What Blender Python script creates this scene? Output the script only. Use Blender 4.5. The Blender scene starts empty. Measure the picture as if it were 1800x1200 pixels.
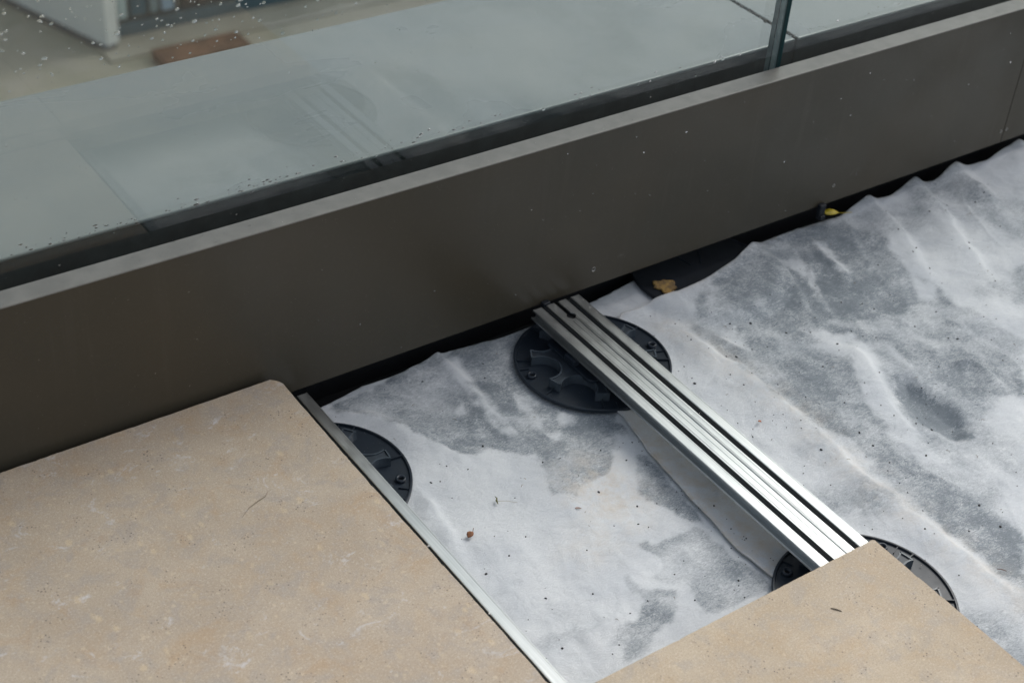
import bpy, bmesh, math, random
import numpy as np
from mathutils import Matrix, Vector
random.seed(7); rng = np.random.default_rng(7)
sc = bpy.context.scene
COL = sc.collection
R = math.radians

# ---------------------------------------------------------------- camera
cd = bpy.data.cameras.new('camera')
cam = bpy.data.objects.new('camera', cd); COL.objects.link(cam)
cam.matrix_world = Matrix(((0.817812, 0.29635159, -0.49331458, 0),
                           (-0.57110776, 0.52346816, -0.63231085, 0),
                           (0.07084815, 0.79884719, 0.59734723, 1.135),
                           (0, 0, 0, 1)))
cd.lens = 55.66; cd.sensor_width = 36; cd.clip_start = .05; cd.clip_end = 400
cd.dof.use_dof = True; cd.dof.focus_distance = 1.80; cd.dof.aperture_fstop = 6.3
cd.dof.aperture_blades = 7
sc.camera = cam
# ---------------------------------------------------------------- sky and sun
w = bpy.data.worlds.new('World'); sc.world = w; w.use_nodes = True
wt = w.node_tree; wt.nodes.clear()
sky = wt.nodes.new('ShaderNodeTexSky'); sky.sky_type = 'NISHITA'; sky.sun_disc = False
sky.sun_elevation = R(48); sky.sun_rotation = R(78); sky.dust_density = 4; sky.air_density = 1.3
hs = wt.nodes.new('ShaderNodeHueSaturation'); hs.inputs['Saturation'].default_value = .48
bg = wt.nodes.new('ShaderNodeBackground'); bg.inputs['Strength'].default_value = .1
wo = wt.nodes.new('ShaderNodeOutputWorld')
wt.links.new(sky.outputs[0], hs.inputs['Color']); wt.links.new(hs.outputs[0], bg.inputs['Color'])
wt.links.new(bg.outputs[0], wo.inputs['Surface'])
sd_ = bpy.data.lights.new('sun', 'SUN'); sd_.energy = .9; sd_.angle = R(28); sd_.color = (1, .97, .93)
sun = bpy.data.objects.new('sun', sd_); COL.objects.link(sun)
az, el = R(78), R(48)          # azimuth clockwise from +Y
sdir = Vector((math.sin(az)*math.cos(el), math.cos(az)*math.cos(el), math.sin(el)))
sun.rotation_euler = sdir.to_track_quat('Z', 'Y').to_euler()
vs = sc.view_settings; sc.display_settings.display_device = 'sRGB'
vs.view_transform = 'Standard'; vs.look = 'None'; vs.gamma = 1; vs.exposure = .68; vs.use_curve_mapping = False
sc.cycles.max_bounces = 10; sc.cycles.transparent_max_bounces = 24; sc.cycles.transmission_bounces = 10

# ---------------------------------------------------------------- helpers
def tag(o, label=None, cat=None, group=None, kind=None):
    for k, v in (('label', label), ('category', cat), ('group', group), ('kind', kind)):
        if v: o[k] = v
    return o
def empty(name, loc, rz=0):
    o = bpy.data.objects.new(name, None); COL.objects.link(o)
    o.location = loc; o.rotation_euler = (0, 0, rz); o.empty_display_size = .02
    return o
def link(name, me, mat=None, parent=None, loc=None, smooth=None):
    o = bpy.data.objects.new(name, me); COL.objects.link(o)
    if mat is not None and not me.materials: me.materials.append(mat)
    if parent is not None: o.parent = parent
    if loc: o.location = loc
    if smooth is not None:
        me.polygons.foreach_set('use_smooth', [smooth]*len(me.polygons))
    return o
def from_bm(bm, name):
    me = bpy.data.meshes.new(name); bmesh.ops.recalc_face_normals(bm, faces=bm.faces)
    bm.to_mesh(me); bm.free(); return me
def box_bm(x0, x1, y0, y1, z0, z1, bev=0, seg=2, bm=None):
    own = bmesh.new()
    bmesh.ops.create_cube(own, size=1)
    for v in own.verts:
        v.co = Vector((x0+(v.co.x+.5)*(x1-x0), y0+(v.co.y+.5)*(y1-y0), z0+(v.co.z+.5)*(z1-z0)))
    if bev: bmesh.ops.bevel(own, geom=own.edges[:]+own.verts[:], offset=bev, segments=seg, affect='EDGES', profile=.5)
    if bm is None: return own
    t = bpy.data.meshes.new('t'); own.to_mesh(t); own.free(); bm.from_mesh(t); bpy.data.meshes.remove(t); return bm
def extrude_outline(pts, z0, z1, bev=0, bm=None):
    """closed outline in XY -> solid between z0 and z1, top edge chamfered by bev"""
    bm = bm or bmesh.new(); n = len(pts)
    P = [Vector((p[0], p[1])) for p in pts]
    ar = sum(P[i].x*P[(i+1) % n].y-P[(i+1) % n].x*P[i].y for i in range(n))
    if ar < 0: P.reverse()
    rings = [[bm.verts.new((p.x, p.y, z0)) for p in P]]
    if bev:
        rings.append([bm.verts.new((p.x, p.y, z1-bev)) for p in P])
        q = []
        for i in range(n):
            a, b, c = P[i-1], P[i], P[(i+1) % n]
            d1 = (b-a).normalized(); d2 = (c-b).normalized()
            nn = Vector((-(d1.y+d2.y), d1.x+d2.x))
            nn = nn.normalized() if nn.length > 1e-9 else Vector((-d1.y, d1.x))
            q.append(bm.verts.new((b.x+nn.x*bev, b.y+nn.y*bev, z1)))
        rings.append(q)
    else: rings.append([bm.verts.new((p.x, p.y, z1)) for p in P])
    for a, b in zip(rings, rings[1:]):
        for i in range(n): bm.faces.new((a[i], a[(i+1) % n], b[(i+1) % n], b[i]))
    bm.faces.new(rings[-1]); bm.faces.new(list(reversed(rings[0])))
    return bm
def profile_x(pts, x0, x1, name):
    """closed (y,z) profile swept along X"""
    bm = bmesh.new(); a = [bm.verts.new((x0, y, z)) for y, z in pts]; b = [bm.verts.new((x1, y, z)) for y, z in pts]
    n = len(pts)
    for i in range(n): bm.faces.new((a[i], a[(i+1) % n], b[(i+1) % n], b[i]))
    bm.faces.new(a); bm.faces.new(b); return from_bm(bm, name)
def lathe(prof, n=48, name='lathe', bm=None, cx=0, cy=0):
    """(r,z) profile turned round Z; first/last points on the axis or an open ring closed on itself"""
    bm = bm or bmesh.new(); rows = []
    for r, z in prof:
        if r < 1e-6: rows.append([bm.verts.new((cx, cy, z))])
        else: rows.append([bm.verts.new((cx+r*math.cos(2*math.pi*i/n), cy+r*math.sin(2*math.pi*i/n), z)) for i in range(n)])
    for a, b in zip(rows, rows[1:]):
        for i in range(n):
            j = (i+1) % n
            if len(a) == 1 and len(b) > 1: bm.faces.new((a[0], b[i], b[j]))
            elif len(b) == 1 and len(a) > 1: bm.faces.new((a[i], a[j], b[0]))
            elif len(a) > 1: bm.faces.new((a[i], a[j], b[j], b[i]))
    return bm
def tube(path, rad, n=6, bm=None):
    bm = bm or bmesh.new(); rows = []
    for k, p in enumerate(path):
        p = Vector(p); t = (Vector(path[min(k+1, len(path)-1)])-Vector(path[max(k-1, 0)])).normalized()
        u = t.cross(Vector((0, 0, 1))); u = u.normalized() if u.length > 1e-4 else Vector((1, 0, 0)); v = t.cross(u)
        r = rad[k] if isinstance(rad, (list, tuple)) else rad
        rows.append([bm.verts.new(p+u*r*math.cos(2*math.pi*i/n)+v*r*math.sin(2*math.pi*i/n)) for i in range(n)])
    for a, b in zip(rows, rows[1:]):
        for i in range(n): bm.faces.new((a[i], a[(i+1) % n], b[(i+1) % n], b[i]))
    bm.faces.new(rows[0]); bm.faces.new(rows[-1]); return bm
def vnoise(x, y, s, seed=0):
    """smooth lattice noise in -1..1, feature size s"""
    g = np.random.default_rng(seed).uniform(-1, 1, (257, 257))
    X = np.asarray(x)/s+37.3; Y = np.asarray(y)/s+11.7
    i = np.floor(X).astype(int); j = np.floor(Y).astype(int); fx = X-i; fy = Y-j
    fx = fx*fx*(3-2*fx); fy = fy*fy*(3-2*fy); i %= 256; j %= 256
    return (g[i, j]*(1-fx)+g[i+1, j]*fx)*(1-fy)+(g[i, j+1]*(1-fx)+g[i+1, j+1]*fx)*fy
def sdf(px, py, poly, closed=True):
    """distance to polyline, nearest point, inside flag"""
    P = np.array(poly); best = np.full(px.shape, 1e9); nx = np.zeros_like(px); ny = np.zeros_like(px)
    ins = np.zeros(px.shape, bool); m = len(P)
    for k in range(m if closed else m-1):
        a = P[k]; b = P[(k+1) % m]; d = b-a; L = (d*d).sum()+1e-12
        t = np.clip(((px-a[0])*d[0]+(py-a[1])*d[1])/L, 0, 1); qx = a[0]+t*d[0]; qy = a[1]+t*d[1]
        dd = np.hypot(px-qx, py-qy); w_ = dd < best
        best = np.where(w_, dd, best); nx = np.where(w_, qx, nx); ny = np.where(w_, qy, ny)
        if closed:
            c = (a[1] > py) != (b[1] > py)
            xs = a[0]+(py-a[1])*d[0]/(d[1] if abs(d[1]) > 1e-12 else 1e-12)
            ins ^= c & (px < xs)
    return best, nx, ny, ins
def sstep(a, b, x): t = np.clip((x-a)/(b-a), 0, 1); return t*t*(3-2*t)

# ---------------------------------------------------------------- material helpers
class M:
    def __init__(s, name, rough=.5, metal=0, spec=.5, col=(.5, .5, .5)):
        s.m = bpy.data.materials.new(name); s.m.use_nodes = True; s.t = s.m.node_tree
        s.b = s.t.nodes['Principled BSDF']; s.out = s.t.nodes['Material Output']
        s.set('Roughness', rough); s.set('Metallic', metal); s.set('Specular IOR Level', spec); s.set('Base Color', (*col, 1))
        s.co = s.n('ShaderNodeTexCoord').outputs['Object']
    def n(s, t, **k):
        x = s.t.nodes.new(t)
        for a, v in k.items(): setattr(x, a, v)
        return x
    def l(s, a, b): s.t.links.new(a, b)
    def set(s, i, v):
        if isinstance(v, bpy.types.NodeSocket): s.l(v, s.b.inputs[i])
        else: s.b.inputs[i].default_value = v
    def inp(s, node, i, v):
        if isinstance(v, bpy.types.NodeSocket): s.l(v, node.inputs[i])
        else: node.inputs[i].default_value = v
    def map(s, sc_=(1, 1, 1), rot=(0, 0, 0), loc=(0, 0, 0), src=None):
        x = s.n('ShaderNodeMapping'); s.l(src or s.co, x.inputs[0])
        x.inputs['Scale'].default_value = sc_; x.inputs['Rotation'].default_value = rot; x.inputs['Location'].default_value = loc
        return x.outputs[0]
    def noise(s, scale, detail=4, rough=.55, dist=0, co=None):
        x = s.n('ShaderNodeTexNoise'); s.l(co or s.co, x.inputs['Vector'])
        x.inputs['Scale'].default_value = scale; x.inputs['Detail'].default_value = detail
        x.inputs['Roughness'].default_value = rough; x.inputs['Distortion'].default_value = dist
        return x.outputs['Fac']
    def vor(s, scale, feat='F1', rnd=1, co=None, out='Distance'):
        x = s.n('ShaderNodeTexVoronoi', feature=feat); s.l(co or s.co, x.inputs['Vector'])
        x.inputs['Scale'].default_value = scale; x.inputs['Randomness'].default_value = rnd
        return x.outputs[out]
    def ramp(s, v, a, b, lo=0., hi=1.):
        x = s.n('ShaderNodeMapRange', interpolation_type='SMOOTHSTEP'); s.inp(x, 0, v)
        for i, q in zip((1, 2, 3, 4), (a, b, lo, hi)): x.inputs[i].default_value = q
        return x.outputs[0]
    def math(s, op, a, b=0):
        x = s.n('ShaderNodeMath', operation=op); s.inp(x, 0, a); s.inp(x, 1, b); return x.outputs[0]
    def mix(s, f, a, b, mode='MIX'):
        x = s.n('ShaderNodeMix', data_type='RGBA', blend_type=mode)
        s.inp(x, 0, f)
        for i, q in ((6, a), (7, b)):
            if isinstance(q, bpy.types.NodeSocket): s.l(q, x.inputs[i])
            else: x.inputs[i].default_value = (*q, 1)
        return x.outputs[2]
    def bump(s, h, dist, strength=1, prev=None):
        x = s.n('ShaderNodeBump'); x.inputs['Strength'].default_value = strength; x.inputs['Distance'].default_value = dist
        s.inp(x, 'Height', h)
        if prev is not None: s.l(prev, x.inputs['Normal'])
        return x.outputs[0]
    def attr(s, name): return s.n('ShaderNodeAttribute', attribute_name=name).outputs['Fac']

def mat_stone(name, tint, spots, smudge):
    m = M(name, rough=.62, spec=.35)
    base = m.mix(m.ramp(m.noise(9, 5, .6), .3, .7), tint, tuple(c*k for c, k in zip(tint, (.86, .84, .82))))
    base = m.mix(m.ramp(m.noise(28, 4, .6, .3), .45, .75, 0, .55), base, tuple(c*k for c, k in zip(tint, (.93, .84, .72))))
    base = m.mix(m.ramp(m.noise(34, 5, .7, .4, co=m.map((1, 1, 1), (0, 0, 0), (3, 1, 0))), .46, .66, 0, .8), base, (tint[0]*.80, tint[1]*.84, tint[2]*.93))
    base = m.mix(m.ramp(m.noise(21, 5, .7, .6, co=m.map((1, 1, 1), (0, 0, 0), (7, 2, 0))), .50, .70, 0, .5*spots+.1), base, (tint[0]*.92, tint[1]*.76, tint[2]*.58))
    # cream fossil specks
    v = m.vor(44, co=m.map((1.25, .8, 1), (0, 0, .6)), rnd=1); wob = m.math('ADD', v, m.math('MULTIPLY', m.noise(150, 2), .22))
    pick = m.ramp(m.noise(17, 2), .50, .6)
    base = m.mix(m.math('MULTIPLY', m.math('MULTIPLY', m.ramp(wob, .36, .22, 0, .95), pick), spots), base, (.54, .43, .29))
    v2 = m.math('ADD', m.vor(95), m.math('MULTIPLY', m.noise(330, 2), .2))
    base = m.mix(m.math('MULTIPLY', m.ramp(v2, .38, .2), m.ramp(m.noise(60, 2), .45, .6, 0, .5*spots+.1)), base, (.60, .49, .35))
    # sand grain
    g = m.noise(750, 3, .75)
    base = m.mix(m.ramp(g, .45, .68, 0, .5), base, (.19, .15, .115))
    base = m.mix(m.ramp(m.noise(420, 3, .75), .5, .72, 0, .5), base, (.64, .56, .46))
    # dark and rusty pinpoints
    d = m.vor(230); base = m.mix(m.math('MULTIPLY', m.ramp(d, .24, .12), m.ramp(m.noise(30, 3), .50, .64)), base, (.12, .10, .085))
    # pale lime smudges, streaked
    s_ = m.math('MULTIPLY', m.ramp(m.noise(23, 5, .7, .9, co=m.map((1, 1.25, 1), (0, 0, .9))),   .565, .72), m.ramp(m.noise(170, 3, .7), .38, .58))
    base = m.mix(m.math('MULTIPLY', s_, smudge), base, (.58, .58, .60))
    m.set('Base Color', base)
    m.set('Roughness', m.ramp(m.noise(14, 3), .3, .7, .5, .7))
    m.set('Normal', m.bump(g, .0006, .35, m.bump(m.noise(260, 3), .0006, .3)))
    return m.m
MAT = {}
MAT['stone_a'] = mat_stone('limestone_stained', (.452, .378, .292), .75, .75)
MAT['stone_b'] = mat_stone('limestone_fresh', (.475, .395, .29), .30, .12)

def mat_fleece():
    m = M('wet_fleece', spec=.25)
    wet = m.attr('wet')
    fib = m.noise(170, 6, .8, 1.4, co=m.map((1, 2.4, 1), (0, 0, .5)))
    fib2 = m.noise(240, 5, .8, 2.2, co=m.map((.55, 2.6, 1), (0, 0, .35)))
    blot = m.noise(26, 5, .65, .5)
    w0 = m.math('ADD', wet, m.math('MULTIPLY', m.math('SUBTRACT', blot, .5), m.math('ADD', .18, m.math('MULTIPLY', wet, 1.6))))
    fs = m.math('MULTIPLY', m.math('SUBTRACT', fib2, .5), m.math('MULTIPLY', wet, 2.0))
    w0 = m.math('ADD', w0, fs)
    w1 = m.math('ADD', w0, m.math('MULTIPLY', m.math('SUBTRACT', fib, .5), m.math('ADD', .30, m.math('MULTIPLY', wet, 2.9))))
    f = m.ramp(w1, .0, 1.15)
    dry = m.mix(m.ramp(m.noise(13, 4), .35, .7), (.69, .715, .725), (.585, .615, .64))
    dry = m.mix(m.ramp(fib2, .42, .68, 0, .5), dry, (.50, .53, .57))
    col = m.mix(f, dry, (.185, .215, .24))
    dirt = m.attr('dirt')
    col = m.mix(m.math('MULTIPLY', dirt, m.ramp(m.noise(45, 5, .7), .3, .75)), col, (.58, .50, .40))
    m.set('Base Color', col)
    m.set('Roughness', m.ramp(wet, 0, 1, .85, .5))
    m.set('Sheen Weight', .12)
    m.set('Normal', m.bump(fib2, .0010, .5, m.bump(fib, .0020, .5, m.bump(m.noise(38, 4, .6, .5), .005, .4))))
    return m.m
MAT['fleece'] = mat_fleece()

def mat_fascia():
    m = M('bronze_coated_metal', rough=.42, spec=.4, metal=.0)
    c = m.mix(m.ramp(m.noise(3.5, 3), .3, .7), (.064, .053, .036), (.053, .047, .034))
    speck = m.vor(300); c = m.mix(m.math('MULTIPLY', m.ramp(speck, .16, .08), m.ramp(m.noise(40, 2), .60, .68)), c, (.16, .15, .13))
    run = m.math('MULTIPLY', m.ramp(m.noise(30, 4, .65, .3, co=m.map((1.6, 1, .10))), .52, .72), m.ramp(m.noise(4, 3), .4, .62, 0, .13)); c = m.mix(run, c, (.115, .105, .085))
    c = m.mix(m.ramp(m.noise(180, 4, .8), .5, .8, 0, .22), c, (.12, .11, .09))
    sm = m.math('MULTIPLY', m.ramp(m.noise(9, 5, .7, 1), .67, .8), m.ramp(m.noise(120, 3, .7), .4, .6, 0, .25)); c = m.mix(sm, c, (.3, .3, .3))
    m.set('Base Color', c)
    m.set('Roughness', m.ramp(m.noise(9, 4), .3, .75, .30, .48))
    m.set('Normal', m.bump(m.noise(900, 2), .0003, .2, m.bump(m.noise(5, 2), .01, .12)))
    return m.m
MAT['fascia'] = mat_fascia()

def mat_alu():
    m = M('brushed_aluminium', metal=1, rough=.38)
    st = m.noise(60, 2, .5, co=m.map((9, .12, 4)))
    c = m.mix(m.ramp(st, .3, .7), (.56, .58, .58), (.47, .49, .495))
    ox = m.ramp(m.noise(35, 5, .7, co=m.map((1.2, .5, 1))), .5, .75, 0, .6)
    c = m.mix(ox, c, (.43, .45, .46)); m.set('Base Color', c)
    m.set('Metallic', m.ramp(ox, 0, .6, 1., .9))
    m.set('Roughness', m.ramp(m.noise(80, 4, .7, co=m.map((1.5, .5, 1))), .3, .7, .33, .43))
    m.set('Normal', m.bump(m.noise(150, 2), .0002, .05))
    return m.m
MAT['alu'] = mat_alu()
def mat_plain(name, col, rough=.5, metal=0, nz=None, bump=0, spec=.5, var=.25):
    m = M(name, rough=rough, metal=metal, spec=spec)
    f = m.noise(nz or 30, 4, .6)
    m.set('Base Color', m.mix(m.ramp(f, .3, .7), col, tuple(c*(1-var) for c in col)))
    if bump: m.set('Normal', m.bump(m.noise((nz or 30)*6, 3), bump, .4))
    return m.m
MAT['rubber'] = mat_plain('black_rubber', (.007, .009, .011), .8, nz=120, bump=.0004, spec=.12)
def mat_plastic():
    m = M('black_moulded_plastic', rough=.3, spec=.35)
    c = m.mix(m.ramp(m.noise(30, 4, .6), .35, .7), (.021, .029, .040), (.016, .023, .032))
    dust = m.math('MULTIPLY', m.ramp(m.vor(300), .13, .05), m.ramp(m.noise(60, 2), .5, .6, 0, .6))
    c = m.mix(dust, c, (.35, .37, .4)); m.set('Base Color', c)
    m.set('Roughness', m.ramp(m.noise(30, 3, .6), .35, .7, .28, .42))
    m.set('Normal', m.bump(m.noise(500, 2), .0002, .12)); return m.m
MAT['plastic'] = mat_plastic()
MAT['dark_plate'] = mat_plain('black_and_shaded_plate', (.014, .018, .024), .5, nz=40, var=.3, spec=.3)  # black for clips; on the covered disc, fascia shade put into the colour
MAT['plate_rim'] = mat_plain('plastic_rim_highlight', (.075, .095, .115), .25, nz=60, var=.3)  # paler than the plate: edge highlight put into the colour
MAT['plate'] = mat_plain('grey_black_plastic_plate', (.040, .052, .066), .42, nz=40, bump=.0002, var=.35, spec=.35)
MAT['membrane'] = mat_plain('black_membrane', (.012, .013, .015), .6, nz=20, bump=.001)
MAT['steel'] = mat_plain('screw_steel', (.45, .44, .42), .4, 1, 200)
def mat_glass():
    m = bpy.data.materials.new('laminated_glass'); m.use_nodes = True; t = m.node_tree; t.nodes.clear()
    o = t.nodes.new('ShaderNodeOutputMaterial'); mx = t.nodes.new('ShaderNodeMixShader')
    tr = t.nodes.new('ShaderNodeBsdfTransparent'); tr.inputs[0].default_value = (.86, .90, .89, 1)
    gl = t.nodes.new('ShaderNodeBsdfGlossy'); gl.inputs['Roughness'].default_value = .0; gl.inputs[0].default_value = (1, 1, 1, 1)
    fr = t.nodes.new('ShaderNodeFresnel'); gm = t.nodes.new('ShaderNodeNewGeometry'); mr = t.nodes.new('ShaderNodeMapRange')
    mr.inputs[3].default_value = 1.52; mr.inputs[4].default_value = 1/1.52      # same reflectance leaving the pane as entering it
    t.links.new(gm.outputs['Backfacing'], mr.inputs[0]); t.links.new(mr.outputs[0], fr.inputs[0])
    t.links.new(fr.outputs[0], mx.inputs[0]); t.links.new(tr.outputs[0], mx.inputs[1]); t.links.new(gl.outputs[0], mx.inputs[2])
    t.links.new(mx.outputs[0], o.inputs['Surface']); return m
MAT['glass'] = mat_glass()
m_ = M('glass_cut_edge', rough=.12, spec=.8)
m_.set('Base Color', m_.mix(m_.ramp(m_.noise(90, 2, co=m_.map((0.02, 1, 0.02))), .4, .6), (.006, .035, .04), (.012, .06, .065))); MAT['glass_edge'] = m_.m
MAT['pale_edge'] = mat_plain('ground_glass_edge', (.24, .30, .30), .35, nz=90, var=.3)
MAT['interlayer'] = mat_plain('frosted_interlayer', (.22, .31, .32), .4, nz=40)
m_ = M('water', rough=.03, col=(1, 1, 1)); m_.set('Transmission Weight', 1.); m_.set('IOR', 1.33); MAT['water'] = m_.m
def mat_ledge():
    m = M('wet_pale_ledge', rough=.3, spec=.45)
    dry = m.mix(m.ramp(m.noise(5, 4, .6, .6), .3, .7), (.21, .223, .215), (.18, .197, .194))
    wet = m.ramp(m.noise(3.3, 4, .55, .8, co=m.map((1, 1.3, 1), (0, 0, .4))), .34, .70)
    c = m.mix(m.math('MULTIPLY', wet, .5), dry, (.15, .172, .178))
    c = m.mix(m.ramp(m.noise(420, 3, .7), .45, .75, 0, .18), c, (.25, .27, .27)); m.set('Base Color', c)
    m.set('Roughness', m.ramp(wet, 0, 1, .45, .2)); m.set('Normal', m.bump(m.noise(300, 2), .0004, .15)); return m.m
MAT['ledge'] = mat_ledge()
MAT['ledge_face'] = mat_plain('dark_grey_concrete', (.050, .058, .058), .6, nz=25, bump=.0008, var=.45)  # much darker than the thin slab above it
MAT['cap'] = mat_plain('dusty_wet_cap', (.20, .19, .168), .4, nz=35, bump=.0003, var=.2)
WET_A= [(0.75,[(0.7295,1.2816),(0.7866,1.2915),(0.8759,1.3031),(0.9583,1.3109),(1.0511,1.3153),(1.0708,1.3043),(1.059,1.1196),(1.0258,1.0944),(1.0189,1.0578),(0.9835,1.0401),(0.9638,1.0259),(0.9372,1.0185),(0.917,1.0191),(0.8945,1.0055),(0.8776,1.0243),(0.8857,1.051),(0.907,1.0942),(0.8889,1.093),(0.8581,1.125),(0.834,1.125),(0.8165,1.1469),(0.7926,1.1964),(0.7649,1.2416)]),(0.0,[(0.9027,1.2986),(0.9228,1.2966),(0.9143,1.235),(0.91,1.1863),(0.9015,1.126),(0.8874,1.1438),(0.8895,1.1981),(0.8954,1.2549)]),(0.0,[(0.9643,1.1337),(0.9798,1.1348),(0.9841,1.1197),(0.9722,1.1118),(0.9615,1.1205)]),(0.0,[(0.9406,1.1105),(0.9502,1.1098),(0.9452,1.1006),(0.9368,1.1007)]),(0.1,[(0.9458,1.1975),(0.9516,1.1814),(0.9444,1.1415),(0.9374,1.1027),(0.929,1.1319),(0.9328,1.1669)]),(0.0,[(0.8638,1.2067),(0.8775,1.2088),(0.8733,1.1937),(0.8602,1.1913)]),(0.0,[(1.006,1.069),(1.0242,1.0645),(1.0093,1.0369),(0.9741,0.9991),(0.9525,1.0005),(0.9731,1.0345)]),(0.7,[(1.0047,1.0301),(1.0164,1.0328),(1.0072,0.9684),(1.0034,0.928),(0.9991,0.8979),(0.9817,0.9223),(0.9685,0.9574),(0.9664,0.981),(0.9815,1.0063)]),(0.6,[(0.9118,0.9074),(0.9201,0.9097),(0.9272,0.9013),(0.958,0.8988),(0.9864,0.8979),(0.9895,0.8384),(1.0038,0.7873),(0.9956,0.7783),(0.9424,0.7849),(0.9036,0.7864),(0.9092,0.8069),(0.9178,0.8408),(0.8974,0.8451),(0.8884,0.8565),(0.914,0.8732)]),(0.7,[(0.8618,0.8764),(0.8714,0.8786),(0.8719,0.8644),(0.8761,0.8462),(0.883,0.8469),(0.901,0.8351),(0.8918,0.8173),(0.8687,0.8008),(0.8415,0.7958),(0.8073,0.7776),(0.7919,0.7807),(0.8097,0.8014),(0.7944,0.8125),(0.8032,0.819),(0.8285,0.8176),(0.8619,0.8353),(0.8592,0.8466),(0.8539,0.8595)]),(0.35,[(0.723,0.854),(0.7472,0.8575),(0.8002,0.8394),(0.7854,0.8298),(0.7335,0.8386)])]
WET_SHADE_B= [(0.72,[(1.3097,1.2608),(1.4569,1.3009),(1.524,1.3069),(1.5898,1.2797),(1.6111,1.2079),(1.5936,1.1028),(1.5735,1.0216),(1.6022,0.9464),(1.5045,0.8634),(1.4392,0.901),(1.4277,0.9887),(1.4378,1.0394),(1.3413,1.0798),(1.3615,1.0265),(1.313,0.9476),(1.2953,0.901),(1.2778,0.8745),(1.2898,0.8025),(1.302,0.7),(1.2322,0.6323),(1.2284,0.7116),(1.2353,0.8059),(1.2412,0.8484),(1.2458,0.9297),(1.2241,0.9672),(1.2226,1.0919),(1.2204,1.1911)]),(0.82,[(1.412,1.2516),(1.4716,1.2512),(1.5176,1.2176),(1.536,1.1349),(1.5106,1.0569),(1.4498,1.0616),(1.3748,1.1039),(1.3417,1.1743)]),(0.85,[(1.5133,1.2955),(1.5767,1.2781),(1.5555,1.2216),(1.5383,1.1817),(1.5155,1.227),(1.507,1.265)]),(0.0,[(1.5197,1.2665),(1.5292,1.2528),(1.5181,1.201),(1.5098,1.1813),(1.4934,1.1872),(1.4957,1.2182)]),(0.05,[(1.4659,1.2217),(1.4605,1.2023),(1.4357,1.1673),(1.4124,1.1122),(1.414,1.1337),(1.4356,1.1751),(1.4416,1.2191),(1.4306,1.2542),(1.4656,1.2447)]),(0.0,[(1.6091,1.2174),(1.6298,1.1807),(1.6152,1.1229),(1.5605,1.0668),(1.5444,1.0835),(1.5753,1.1289),(1.591,1.1771)]),(0.0,[(1.3575,1.1021),(1.4082,1.0735),(1.4014,1.0246),(1.3659,0.9696),(1.3427,0.9176),(1.3186,0.8568),(1.3174,0.8096),(1.2932,0.8238),(1.2927,0.8841),(1.3061,0.9261),(1.3283,0.9779),(1.3592,1.0346),(1.3565,1.0741)]),(0.0,[(1.2487,1.1722),(1.2637,1.1666),(1.2652,1.14),(1.2614,1.1112),(1.2486,1.138)]),(0.0,[(1.2702,1.1775),(1.2737,1.161),(1.2706,1.1427),(1.2662,1.158)]),(0.05,[(1.3153,1.2734),(1.3167,1.2569),(1.2893,1.2111),(1.2639,1.1957),(1.2817,1.2304)]),(1.5,[(1.3895,0.9804),(1.399,0.9614),(1.4003,0.9233),(1.402,0.877),(1.384,0.8458),(1.3598,0.8574),(1.3517,0.8972),(1.3638,0.9378)]),(0.8,[(1.5079,0.9825),(1.5224,0.9558),(1.5253,0.9192),(1.5095,0.9008),(1.4937,0.9303),(1.4945,0.9506)]),(0.6,[(1.7109,1.0698),(1.7448,1.0674),(1.6877,1.0189),(1.6843,1.0365)]),(0.75,[(1.2583,0.8094),(1.2756,0.7541),(1.2983,0.6968),(1.2602,0.6561),(1.2369,0.6856),(1.2304,0.7479),(1.2338,0.7955)]),(0.45,[(1.209,0.8731),(1.2601,0.8668),(1.2627,0.7954),(1.2316,0.8024)]),(0.35,[(1.3839,1.1134),(1.4472,1.0486),(1.4785,1.0164),(1.5455,1.0373),(1.547,0.9776),(1.5619,0.9122),(1.6022,0.9464),(1.5943,1.0402)])]  # damp patches; dark hollows by the folds include shade put into this tone
EDGE= [(1.0285,1.1092),(1.0319,1.0909),(1.0236,1.0527),(1.0153,1.0098),(1.0101,0.9667),(1.0053,0.9302),(1.0035,0.8931),(0.9984,0.8485),(0.9995,0.812),(1.0038,0.7873)]
EDGE2= [(1.1608,1.261),(1.2233,1.2661),(1.2627,1.2654),(1.3241,1.2716),(1.3823,1.2841),(1.4315,1.3031),(1.46,1.3043)]
RIDGE= {'a': [(0.904,1.3073),(0.9068,1.2722),(0.8998,1.1985),(0.8991,1.131)],'b': [(1.2005,1.2023),(1.2162,1.0956),(1.2241,0.9672),(1.2122,0.9248),(1.2081,0.8163),(1.2109,0.6959),(1.2185,0.6207)],'c': [(1.3523,1.1022),(1.3792,1.0443),(1.3562,0.9752),(1.3262,0.9018),(1.3071,0.8275),(1.3204,0.7501)],'d': [(1.767,1.3111),(1.7548,1.2526),(1.7131,1.1689),(1.6662,1.0624),(1.637,0.9859)],'e': [(1.8608,1.303),(1.839,1.2255),(1.7974,1.1228)],'f': [(1.6585,1.3011),(1.6566,1.2521),(1.6187,1.1701),(1.5725,1.0832)],'g': [(2.0108,1.305),(1.9642,1.2536),(1.9331,1.1934)],'h': [(1.5144,1.261),(1.499,1.1873),(1.4731,1.1387)],'i': [(1.242,1.1645),(1.2584,1.1101)],'j': [(0.7348,1.1283),(0.7429,1.0688),(0.7254,0.9959),(0.7187,0.931)],'k': [(0.7581,0.8326),(0.8029,0.8331),(0.8645,0.8337)],'l': [(0.7606,1.2477),(0.7937,1.1982),(0.8178,1.1367),(0.8189,1.0789)],'m': [(1.4381,1.2862),(1.398,1.1502),(1.3703,1.0776)],'n': [(1.4677,0.9659),(1.4979,0.9487),(1.5023,0.9186),(1.4914,0.871)]}
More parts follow.
